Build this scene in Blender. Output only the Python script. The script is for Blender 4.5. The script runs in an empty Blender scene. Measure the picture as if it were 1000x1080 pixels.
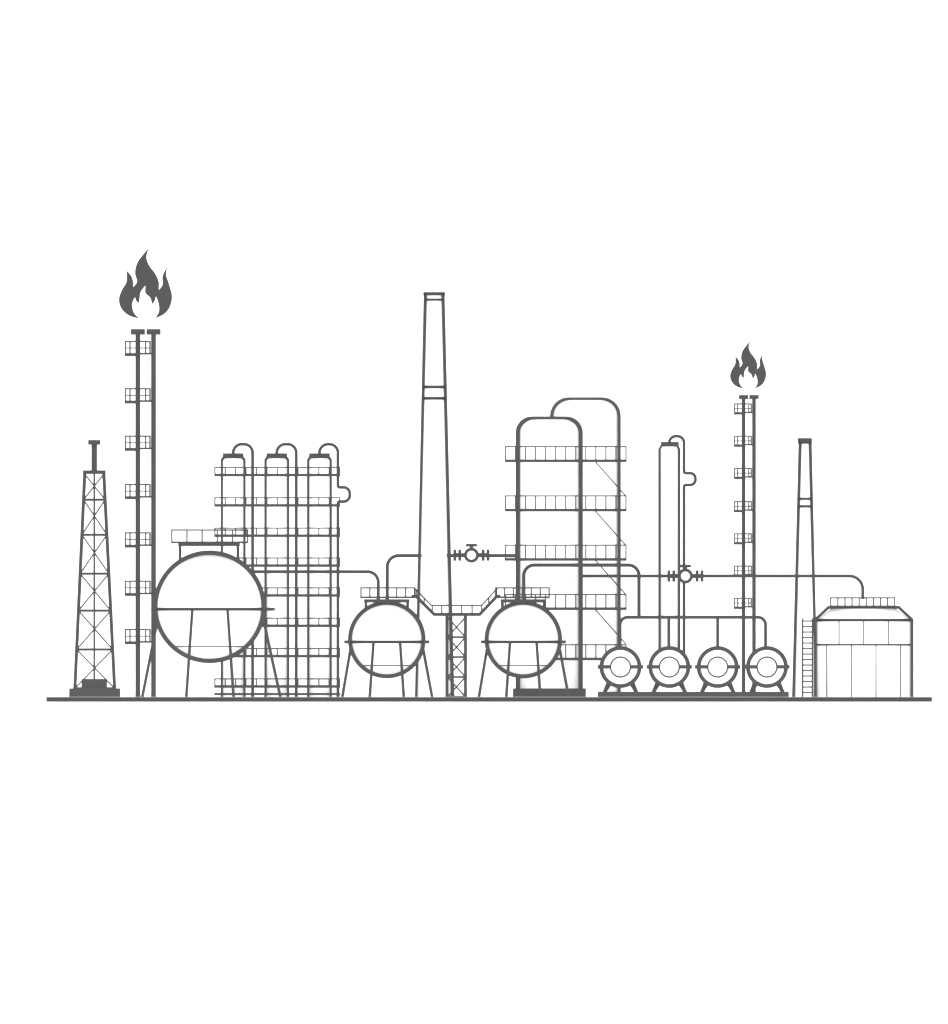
import bpy, bmesh, math
from mathutils import Vector

S = 0.1            # metres per drawing unit
GX, GZ = 500.0, 737.5   # survey origin of the plan drawing

sc = bpy.context.scene

# ---------------------------------------------------------------- materials
def mat(name, col, rough=0.9, var=0.03):
    m = bpy.data.materials.new(name); m.use_nodes = True
    nt = m.node_tree; b = nt.nodes["Principled BSDF"]
    tc = nt.nodes.new("ShaderNodeTexCoord"); n = nt.nodes.new("ShaderNodeTexNoise")
    n.inputs["Scale"].default_value = 0.6
    mx = nt.nodes.new("ShaderNodeMix"); mx.data_type = 'RGBA'
    mx.inputs[6].default_value = (*[c*(1-var) for c in col], 1)
    mx.inputs[7].default_value = (*[min(1, c*(1+var)) for c in col], 1)
    nt.links.new(tc.outputs["Object"], n.inputs["Vector"])
    nt.links.new(n.outputs[0], mx.inputs[0])
    nt.links.new(mx.outputs[2], b.inputs["Base Color"])
    b.inputs["Roughness"].default_value = rough
    b.inputs["Specular IOR Level"].default_value = 0.0
    return m
G = mat("grey_painted_steel", (0.0495, 0.0505, 0.0515))
W = mat("white_enamel", (0.91, 0.91, 0.91), var=0.01)
BG = mat("white_backdrop", (0.88, 0.88, 0.88), var=0.01)

_c = [0]
def jit():
    _c[0] += 1
    return (_c[0] % 37) * 0.004

def root(name):
    e = bpy.data.objects.new(name, None); sc.collection.objects.link(e)
    e.empty_display_size = 0.5
    return e

def wp(x, y, d):   # drawing unit -> world
    return Vector(((x-GX)*S, d, (GZ-y)*S))

class P:
    def __init__(s, parent, name, m):
        s.parent, s.name, s.m = parent, name, m
        s.bm = bmesh.new()
    def prism(s, pts, yc, d):
        bm = s.bm; j = jit()
        y0, y1 = yc-d/2-j, yc+d/2+j*0.5
        f = [bm.verts.new(wp(x, y, y0)) for x, y in pts]
        b = [bm.verts.new(wp(x, y, y1)) for x, y in pts]
        n = len(pts)
        faces = [bm.faces.new(f), bm.faces.new(b[::-1])]
        for i in range(n):
            bm.faces.new((f[i], b[i], b[(i+1) % n], f[(i+1) % n]))
        for q in faces: q.normal_update()
        bmesh.ops.triangulate(bm, faces=faces, ngon_method='EAR_CLIP')
        return s
    def path(s, pts, w, yc=0, d=0.3, closed=False):
        # pts: (x,y[,r]) with fillet radius r
        out = []
        n = len(pts)
        for i, p in enumerate(pts):
            r = p[2] if len(p) > 2 else 0
            if r and 0 < i < n-1:
                A = Vector(pts[i-1][:2]); B = Vector(p[:2]); C = Vector(pts[i+1][:2])
                u = (A-B).normalized(); v = (C-B).normalized()
                ang = u.angle(v); t = r/math.tan(ang/2)
                a = B+u*t; c = B+v*t
                cen = B+(u+v).normalized()*(r/math.sin(ang/2))
                a0 = math.atan2(*(a-cen).yx); a1 = math.atan2(*(c-cen).yx)
                da = (a1-a0+math.pi) % (2*math.pi)-math.pi
                for k in range(13):
                    th = a0+da*k/12
                    out.append(cen+Vector((math.cos(th), math.sin(th)))*r)
            else:
                out.append(Vector(p[:2]))
        q = [out[0]]
        for o in out[1:]:
            if (o-q[-1]).length > 1e-3: q.append(o)
        n = len(q); L = []; R = []
        for i in range(n):
            if closed:
                t0 = (q[i]-q[i-1]).normalized(); t1 = (q[(i+1) % n]-q[i]).normalized()
            else:
                t0 = (q[i]-q[i-1]).normalized() if i else None
                t1 = (q[i+1]-q[i]).normalized() if i < n-1 else None
                t0 = t0 or t1; t1 = t1 or t0
            m = (t0+t1).normalized(); nn = Vector((-m.y, m.x))
            k = (w/2)/max(0.3, m.dot(t0))
            L.append(q[i]+nn*k); R.append(q[i]-nn*k)
        bm = s.bm; j = jit(); y0, y1 = yc-d/2-j, yc+d/2+j*0.5
        vs = [[bm.verts.new(wp(p.x, p.y, yy)) for p in arr] for arr, yy in ((L, y0), (R, y0), (L, y1), (R, y1))]
        rng = range(n if closed else n-1)
        for i in rng:
            k = (i+1) % n
            for a, b in ((0, 1), (3, 2), (2, 0), (1, 3)):
                bm.faces.new((vs[a][i], vs[a][k], vs[b][k], vs[b][i]))
        if not closed:
            bm.faces.new((vs[0][0], vs[1][0], vs[3][0], vs[2][0]))
            bm.faces.new((vs[0][-1], vs[1][-1], vs[3][-1], vs[2][-1]))
        return s
    def bar(s, x1, y1, x2, y2, w, yc=0, d=0.3):
        return s.path([(x1, y1), (x2, y2)], w, yc, d)
    def rect(s, x0, y0, x1, y1, yc=0, d=0.3):
        return s.prism([(x0, y0), (x1, y0), (x1, y1), (x0, y1)], yc, d)
    def ring(s, cx, cy, r, w, yc=0, d=0.3, n=96):
        return s.path([(cx+r*math.cos(2*math.pi*i/n), cy+r*math.sin(2*math.pi*i/n)) for i in range(n)], w, yc, d, True)
    def disc(s, cx, cy, r, yc=0, d=0.3, n=64):
        return s.prism([(cx+r*math.cos(2*math.pi*i/n), cy+r*math.sin(2*math.pi*i/n)) for i in range(n)], yc, d)
    def lathe(s, cx, prof, yc=0, n=96, ky=1.0):
        bm = s.bm; rings = []
        for r, y in prof:
            rr = max(r, 0.01)*S
            rings.append([bm.verts.new(Vector(((cx-GX)*S+rr*math.cos(2*math.pi*i/n), yc+ky*rr*math.sin(2*math.pi*i/n), (GZ-y)*S))) for i in range(n)])
        for a, b in zip(rings, rings[1:]):
            for i in range(n):
                bm.faces.new((a[i], a[(i+1) % n], b[(i+1) % n], b[i])).smooth = True
        for rg in (rings[0], rings[-1]):
            bm.faces.new(rg)
        return s
    def sphere(s, cx, cy, r, yc=0, ky=1.0):
        return s.lathe(cx, [(r*math.sin(math.pi*i/48), cy-r*math.cos(math.pi*i/48)) for i in range(49)], yc, ky=ky)
    def rail(s, x0, x1, yt, yf, n, yc, fw=3.0, tw=1.2, d=0.1, fd=None):
        s.bar(x0, yt, x1, yt, tw, yc, d)
        for i in range(n+1):
            x = x0+tw/2+(x1-x0-tw)*i/n
            s.bar(x, yt, x, yf, tw, yc, d)
        if fw: s.bar(x0, yf, x1, yf, fw, yc if fd is None else yc+fd/2, d if fd is None else fd)
        return s
    def done(s):
        bmesh.ops.recalc_face_normals(s.bm, faces=s.bm.faces)
        me = bpy.data.meshes.new(s.name); s.bm.to_mesh(me); s.bm.free()
        me.materials.append(s.m)
        o = bpy.data.objects.new(s.name, me); sc.collection.objects.link(o)
        if s.parent: o.parent = s.parent
        return o

# ---------------------------------------------------------------- ground & background
p = P(None, "ground", G); p.rect(49, 735.2, 983, 740, 4, 31); p.done()
p = P(None, "bounce_sheet", W); p.rect(49.3, 735.05, 982.7, 735.18, 4.2, 30.8); p.done()  # added white sheet, unseen edge-on, bounces light up onto the vessel undersides
bm = bmesh.new()
vs = [bm.verts.new(v) for v in ((-400, 20.5, -300), (400, 20.5, -300), (400, 20.5, 400), (-400, 20.5, 400))]
bm.faces.new(vs)
me = bpy.data.meshes.new("background"); bm.to_mesh(me); bm.free(); me.materials.append(BG)
o = bpy.data.objects.new("background", me); sc.collection.objects.link(o)

# ---------------------------------------------------------------- lattice derrick
r = root("lattice_derrick_tower")
p = P(r, "base", G); p.rect(73, 726, 127, 735.5, 5, 5); p.rect(86, 716, 113, 726.5, 5, 2.7); p.done()
p = P(r, "legs", G)
for dy in (3.9, 6.1):
    p.bar(89.5, 498, 79, 727, 3.6, dy, 0.3); p.bar(109.5, 498, 121, 727, 3.6, dy, 0.3)
p.rect(87.5, 496, 111.5, 500, 5, 2.6); p.done()
p = P(r, "mast", G); p.rect(96.5, 467, 102.5, 498, 5, .6); p.rect(93, 464, 106, 469, 5, 1.3)
p.bar(99.5, 498, 99.5, 717, 2.0, 5, .2); p.done()
p = P(r, "bracing", G)
lv = [500, 527, 564, 605, 644, 685, 726]
def lx(y): return 89.5-(y-498)*10.5/229
def rx(y): return 109.5+(y-498)*11.5/229
for i, (a, b) in enumerate(zip(lv, lv[1:])):
    p.bar(lx(b), b, rx(b), b, 2.6, 3.9, .2)
    p.bar(lx(a), a, rx(b), b, 1.5, 3.9, .15); p.bar(rx(a), a, lx(b), b, 1.5, 3.9, .15)
p.done()

# ---------------------------------------------------------------- flare stacks
def flare(xa, xb, w, ycap, ch, capw, plats, xl, xr, fw, yc, rh, tw):
    r = root("flare_stack")
    p = P(r, "riser_pipes", G)
    p.rect(xa-w/2, ycap+1, xa+w/2, 735.5, yc, .5); p.rect(xb-w/2, ycap+1, xb+w/2, 735.5, yc, .5)
    p.rect(xa-capw/2, ycap, xa+capw/2, ycap+ch, yc, 1); p.rect(xb-capw/2, ycap, xb+capw/2, ycap+ch, yc, 1)
    p.done()
    p = P(r, "platforms", G)
    for f in plats:
        t = f-rh
        p.bar(xl, t, xr, t, tw, yc-.7, .1)
        p.bar(xl, t+rh*.5, xr, t+rh*.5, tw*.7, yc-.7, .1)
        for x in (xl+tw/2, xl+(xa-w/2-xl)*.5, xa+w/2+(xb-w/2-xa-w/2)*.5, xr-tw/2):
            p.bar(x, t, x, f, tw, yc-.7, .1)
        p.bar(xl, f, xa, f, fw, yc, 1.5)
        p.bar(xa, f-1, xb, f-1, fw*.6, yc, 1.3)
    p.done()
flare(145.5, 162, 5.2, 347, 6, 15, [374, 424, 474, 525, 576, 627, 678], 131.5, 159, 3.4, 8, 14, 1.6)
flare(784.3, 795.3, 4, 416.5, 4.5, 10, [436, 470, 504, 539, 573, 607, 641], 774, 793, 2.8, 8, 10, 1.4)

def crom(pts):   # pts (x,y,sharp)
    out = []; n = len(pts)
    for i in range(n):
        p1 = Vector(pts[i][:2]); p2 = Vector(pts[(i+1) % n][:2])
        p0 = Vector(pts[i-1][:2]) if len(pts[i]) < 3 else p1
        p3 = Vector(pts[(i+2) % n][:2]) if len(pts[(i+1) % n]) < 3 else p2
        for k in range(6):
            t = k/6
            out.append(tuple(0.5*((2*p1)+(p2-p0)*t+(2*p0-5*p1+4*p2-p3)*t*t+(3*p1-p0-3*p2+p3)*t**3)))
    return out
FL = [(158,261,1),(155,271),(158,280),(164,288),(168,297),(168,306,1),(172,300),(172,291),(177,281,1),(176,290),(179,300),(182,312),
      (180,323),(174,331),(164,336,1),(168,329),(168,321),(165,312,1),(164,317),(161,321,1),(159,314),(154,309),(154,301,1),(149,308),(148,314),(147,320,1),(144,317),(143,313,1),(140,321),(142,330),(148,336,1),
      (137,333),(129,326),(126,316),(129,306),(134,297),(134,285,1),(139,291),(141,297),(141,303,1),(145,297),(143,288),(145,278),(151,269)]
def flame(cx, ty, k, yc):
    r = root("gas_flame")
    p = P(r, "flame_tongues", G)
    p.prism(crom([((q[0]-155)*k+cx, (q[1]-261)*k+ty)+tuple(q[2:]) for q in FL]), yc, .5); p.done()
flame(154.5, 261, 1.0, 8); flame(789.8, 359, 0.68, 8)

# ---------------------------------------------------------------- spherical tanks
KS = 0.6
def sph(cx, cy, ro, w, yc, eqx0, eqx1, ew, legs, thin):
    r = root("spherical_gas_tank")
    p = P(r, "shell", W); p.sphere(cx, cy, ro-w+1.2, yc, KS); p.done()
    p = P(r, "rim", G); p.ring(cx, cy, ro-w/2, w, yc-ro*S*KS*.36, .3)
    p.done()
    R = ro*S*KS
    p = P(r, "equator_walkway", G)
    p.lathe(cx, [(ro-3, cy+2.5-ew/2), (ro+2, cy+2.5-ew/2), (ro+2, cy+2.5+ew/2), (ro-3, cy+2.5+ew/2)], yc, ky=KS)
    p.bar(eqx0, cy+2.5, eqx1, cy+2.5, ew, yc, 2); p.done()
    p = P(r, "legs", G)
    for i, (xa, ya, xb) in enumerate(legs):
        front = i in (1, 2)
        for sgn in ((-1, 1) if front else (0,)):
            p.bar(xa, ya, xb, 736, 3.1, yc+sgn*(R+.1), .3)
    if thin: p.bar(thin[0], thin[2], thin[1], thin[2], 1.3, yc-R-.1, .1)
    p.done()
    return r
r = sph(221, 640, 59.5, 4.8, 0, 160, 290, 3.2, [(168, 645, 150), (203, 642, 196.5), (240, 642, 246.5), (276, 645, 296)], (183, 262, 682))
p = P(r, "top_platform", G)
p.rect(188, 572.5, 253, 576, 0, 4); p.bar(190, 575, 190, 592, 3, 0, .3); p.bar(251, 575, 251, 592, 3, 0, .3)
p.rail(180.5, 262, 559, 572, 5, -2, 2, 1.5, fd=4); p.done()
SY = -5.2
for cx in (408, 552):
    r = sph(cx, 674.5, 41, 4.4, SY, cx-45, cx+45, 3.2, [(cx-37, 677, cx-47), (cx-14, 677, cx-18), (cx+14, 677, cx+18), (cx+37, 677, cx+48)], (cx-29, cx+29, 702))
    p = P(r, "top_platform", G)
    p.rect(cx-24, 632, cx+24, 635.5, SY, 3.2); p.bar(cx-22, 633, cx-22, 645, 3, SY, .3); p.bar(cx+22, 633, cx+22, 645, 3, SY, .3)
    x0, x1 = (cx-28, cx+30) if cx < 450 else (cx-30, cx+28)
    p.rail(x0, x1, 620, 630, 6, SY-1.5, 2, 1.5, fd=4.5); p.done()

# ---------------------------------------------------------------- walkway between spheres
WY = SY-.4
r = root("elevated_walkway")
p = P(r, "deck", G)
p.path([(434, 629), (439, 629), (458, 648), (506, 648), (524, 629), (528, 629)], 3.4, WY, 1.4); p.done()
p = P(r, "railing", G)
p.path([(434, 620), (437, 620), (455, 638.5), (508, 638.5), (525, 620), (529, 620)], 1.5, WY-.8, .1)
for x in (456, 466, 476, 487, 498, 508): p.bar(x, 638.5, x, 648, 1.4, WY-.8, .1)
for k in (0.0, .5):
    x = 439+17*k; p.bar(x, 621+18*k, x, 630+19*k, 1.4, WY-.8, .1)
    x = 524-17*k; p.bar(x, 621+18*k, x, 630+19*k, 1.4, WY-.8, .1)
p.done()
p = P(r, "support_trestle", G)
p.bar(471.5, 648, 471.5, 736, 3.4, WY-.3, .3); p.bar(491, 648, 491, 736, 3.4, WY-.3, .3)
for a, b in ((651, 672), (672, 693), (693, 714), (714, 735)):
    p.bar(472, a, 491, b, 1.6, WY-.3, .12); p.bar(491, a, 472, b, 1.6, WY-.3, .12)
    p.bar(472, b, 491, b, 2.2, WY-.3, .2)
p.done()

# ---------------------------------------------------------------- chimneys
def chim(xt0, xt1, yt, xb0, xb1, w, yc, bands, cap):
    r = root("chimney_stack")
    cx = (xt0+xt1)/2; cxb = (xb0+xb1)/2
    p = P(r, "shaft", W)
    p.lathe(cx, [((xt1-xt0)/2-w*.3, yt), ((xb1-xb0)/2-w*.3, 735.5)], yc, ky=.8)
    p.done()
    p = P(r, "shaft_edges", G)
    p.bar(xt0, yt, xb0, 736, w, yc, .3); p.bar(xt1, yt, xb1, 736, w, yc, .3); p.done()
    p = P(r, "hoops", G)
    for y, t in bands:
        k = (y-yt)/(736-yt); rr = (xt1-xt0)/2+((xb1-xb0)-(xt1-xt0))/2*k+.6
        p.lathe(cx, [(rr, y-t/2), (rr, y+t/2)], yc)
    for (x0, y0, x1, y1) in cap:
        p.lathe((x0+x1)/2, [((x1-x0)/2, y0), ((x1-x0)/2, y1)], yc)
    p.done()
chim(448.8, 467.2, 311, 439.5, 477.5, 3.8, -2, [(316, 2.4), (408, 3.2), (420, 3.2)], [(446.5, 308, 469.5, 311.5)])
chim(844, 854.5, 465, 837, 861, 3.4, 11, [(526, 2.8), (534, 2.8)], [(841.5, 462, 856.5, 468)])

# ---------------------------------------------------------------- three distillation columns
for cx in (246, 292, 337):
    r = root("distillation_column")
    h = 11.5
    p = P(r, "shell", W); p.lathe(cx, [(6, 478), (h-.5, 486), (h-.5, 735.5)], 11); p.done()
    p = P(r, "shell_edges", G)
    p.path([(cx-h, 736), (cx-h, 485), (cx-8, 480), (cx+8, 480), (cx+h, 485), (cx+h, 736)], 3.5, 11, .3); p.rect(cx-11, 478, cx+11, 483.5, 11, 2); p.done()
    p = P(r, "overhead_pipe", G)
    if cx != 337:
        p.path([(cx, 480), (cx, 468.5, 9), (cx+20.5, 468.5, 9), (cx+20.5, 736)], 3.3, 9.6, .3)
    else:
        p.path([(cx, 480), (cx, 468.5, 9), (cx+19.5, 468.5, 9), (cx+19.5, 514, 2), (cx+32, 514, 6.5), (cx+32, 529, 6.5), (cx+19.5, 529, 2), (cx+19.5, 736)], 3.3, 9.6, .3)
    p.done()
r = root("column_access_platforms")
p = P(r, "decks_and_railings", G)
for f in (501, 533, 565, 596.5, 628, 660, 692, 724):
    p.rail(226, 359, f-8, f, 12, 9, 3, 1.4, fd=.8)
p.done()
p = P(r, "bottom_beam", G); p.bar(226, 732, 359, 732, 2.5, 9.4, .8); p.done()

# ---------------------------------------------------------------- big twin process towers
r = root("process_tower")
def rounded(cx, R, yt, yb, rad):
    return [(0, yt)]+[(R-rad+rad*math.sin(math.pi/2*i/12), yt+rad-rad*math.cos(math.pi/2*i/12)) for i in range(13)]+[(R, yb)]
KT = 0.7
p = P(r, "shell", W); p.lathe(579.2, rounded(0, 32, 442.5, 727, 12), 3, ky=KT); p.done()
p = P(r, "shell_edges", G); p.path([(546.2, 736), (546.2, 441.5, 15), (612.5, 441.5, 15), (612.5, 736)], 4.8, 2.2, .3); p.done()
p = P(r, "foundation", G); p.rect(541, 726, 618, 735.5, 3, 5.6); p.done()
r = root("process_tower")
p = P(r, "shell", W); p.lathe(617.5, rounded(0, 34.3, 422, 735, 15), 11.5, ky=KT); p.done()
p = P(r, "shell_edges", G); p.path([(582, 736), (582, 420.8, 18), (653, 420.8, 18), (653, 736)], 3.8, 10.8, .3); p.done()
r = root("tower_access_platforms")
p = P(r, "decks_and_railings", G)
for f in (486, 538, 590, 642, 695):
    p.rail(532.5, 661, f-15, f, 12, .2, 3, 1.4, fd=.4)
    p.bar(532.5, f, 661, f, 2.6, 7.3, .8)
p.done()
p = P(r, "stair_stringers", G)
for f in (486, 538, 590, 642):
    p.bar(628, f+1, 660, f+37, 1.4, 5.8, .6)
p.done()

# ---------------------------------------------------------------- slender column
r = root("stripper_column")
p = P(r, "shell", W); p.lathe(706, [(7, 468), (9.2, 474), (9.2, 700)], 9); p.done()
p = P(r, "shell_edges", G); p.path([(696, 700), (696, 474), (699, 469), (713, 469), (716, 474), (716, 700)], 3.5, 9, .3); p.rect(697, 466, 716, 471, 9, 1.8); p.done()
p = P(r, "overhead_pipe", G)
p.path([(706, 468), (706, 460, 7), (721.5, 460, 7), (721.5, 499, 2), (733.5, 499, 5.5), (733.5, 511.5, 5.5), (721.5, 511.5, 2), (721.5, 700)], 3.2, 8, .3); p.done()

# ---------------------------------------------------------------- pipelines
r = root("steel_pipeline")
p = P(r, "pipe", G); p.path([(268, 603), (399, 603, 11), (399, 632)], 3.4, -2.6, .3); p.done()
r = root("steel_pipeline")
p = P(r, "pipe", G); p.path([(408.5, 632), (408.5, 586, 12), (545, 586)], 3.6, -2.2, .3); p.done()
r = root("steel_pipeline")
p = P(r, "pipe", G); p.path([(552.5, 632), (552.5, 596, 11), (674, 596, 11), (674, 652)], 3.7, -3.6, .3); p.done()
r = root("steel_pipeline")
p = P(r, "pipe", G); p.path([(613, 607.5), (910, 607.5, 14), (910, 632)], 3.3, 4, .3); p.done()
r = root("manifold_pipe")
p = P(r, "pipe", G); p.path([(654, 688), (654, 651, 8), (807.5, 651, 8), (807.5, 688)], 3.4, -1.5, .3)
p.bar(705.5, 651, 705.5, 688, 3.3, -1.5, .3); p.bar(757, 651, 757, 688, 3.3, -1.5, .3); p.done()

def valve(cx, cy, yc):
    r = root("gate_valve")
    p = P(r, "body_disc", W); p.disc(cx, cy, 7, yc-.2, .3); p.done()
    p = P(r, "body", G); p.ring(cx, cy, 6.3, 3.4, yc-.4, .5)
    p.rect(cx-1.9, cy-11, cx+1.9, cy-6, yc, .4); p.rect(cx-6, cy-12, cx+6, cy-9, yc, .8); p.done()
    p = P(r, "flanges", G)
    for a in (-17.5, -12.3, 12.3, 17.5):
        p.rect(cx+a-1.6, cy-6, cx+a+1.6, cy+6, yc, 1)
    p.rect(cx-18, cy-2.2, cx-6, cy+2.2, yc, .5); p.rect(cx+6, cy-2.2, cx+18, cy+2.2, yc, .5)
    p.done()
valve(497.3, 585.5, -2.5); valve(723, 607.5, 3.6)

# ---------------------------------------------------------------- horizontal tanks
r = root("tank_plinth")
p = P(r, "slab", G); p.rect(630.5, 729.5, 832, 735.5, 0, 7); p.done()
for cx in (654.5, 706, 757, 809):
    cy = 703.5
    r = root("horizontal_pressure_vessel")
    p = P(r, "shell", W); p.disc(cx, cy, 20, 0, 6); p.done()
    p = P(r, "end_rim", G); p.ring(cx, cy, 20, 4.4, -2.9, .5); p.ring(cx, cy, 20, 4.4, 2.9, .5)
    p.ring(cx, cy, 10.5, 1.9, -3.1, .3)
    p.done()
    p = P(r, "end_flanges", G)
    p.rect(cx-24, cy-2.2, cx-10.8, cy+1.8, -3, .6); p.rect(cx+10.8, cy-2.2, cx+24, cy+1.8, -3, .6); p.done()
    p = P(r, "saddle", G)
    for s in (-1, 1):
        for yy in (-2, 2):
            p.prism([(cx+s*9, cy+18), (cx+s*14, cy+14), (cx+s*19, cy+27), (cx+s*15, cy+27)], yy, .6)
    p.done()

# ---------------------------------------------------------------- storage tank
r = root("storage_tank")
cx, R, yc, KR = 911, 51, 5.5, .75
p = P(r, "shell", W); p.lathe(cx, [(35, 642), (R-.6, 655), (R-.6, 735.5)], yc, ky=KR); p.done()
p = P(r, "edges", G)
p.path([(cx-R, 736), (cx-R, 653.5), (874, 640.5), (948, 640.5), (cx+R, 653.5), (cx+R, 736)], 3.2, yc-.9, .3)
p.done()
p = P(r, "hoops", G)
for y, t in ((654, 3), (680, 2)):
    p.lathe(cx, [(R+.5, y-t/2), (R+.5, y+t/2)], yc, ky=KR)
p.done()
p = P(r, "plate_seams", G)
def fy(x, rr=R): return yc-KR*math.sqrt(max(0, rr*rr-(x-cx)**2))*S-.08
for x in (885, 911, 937): p.bar(x, 655, x, 680, 1.3, fy(x), .1)
for x in (872, 898, 924, 950): p.bar(x, 680, x, 735.5, 1.3, fy(x), .1)
p.done()
p = P(r, "roof_railing", G); p.rail(875.5, 944.5, 630.5, 639.5, 9, yc-2.5, 2, 1.5, fd=5); p.done()
p = P(r, "ladder", G)
p.bar(846.5, 652, 846.5, 736, 1.9, 4, .15); p.bar(857, 652, 857, 736, 1.9, 4, .15)
for i in range(14): p.bar(846.5, 655+i*5.8, 857, 655+i*5.8, 1.5, 4, .1)
p.done()

# ---------------------------------------------------------------- light, sky, camera
sun = bpy.data.lights.new("sun", 'SUN'); sun.energy = 5; sun.angle = math.radians(0.5); sun.color = (1, .985, .965)
so = bpy.data.objects.new("sun", sun); sc.collection.objects.link(so)
so.rotation_euler = (math.radians(90), 0, 0)   # low frontal light, shadows fall straight back
w = bpy.data.worlds.new("World"); sc.world = w; w.use_nodes = True
nt = w.node_tree; bg = nt.nodes["Background"]
sky = nt.nodes.new("ShaderNodeTexSky"); sky.sky_type = 'NISHITA'; sky.sun_disc = False
sky.sun_elevation = math.radians(40); sky.sun_rotation = math.radians(180)
hs = nt.nodes.new("ShaderNodeHueSaturation"); hs.inputs["Saturation"].default_value = 0.08
nt.links.new(sky.outputs[0], hs.inputs["Color"]); nt.links.new(hs.outputs[0], bg.inputs[0])
bg.inputs[1].default_value = 0.15

cam = bpy.data.cameras.new("camera"); cam.type = 'ORTHO'; cam.ortho_scale = 108; cam.clip_end = 1000
co = bpy.data.objects.new("camera", cam); sc.collection.objects.link(co)
co.location = (0, -100, (GZ-540)*S); co.rotation_euler = (math.radians(90), 0, 0)
sc.camera = co
sc.view_settings.view_transform = 'Standard'
try: sc.view_settings.look = 'None'
except Exception: pass
sc.view_settings.exposure = 0
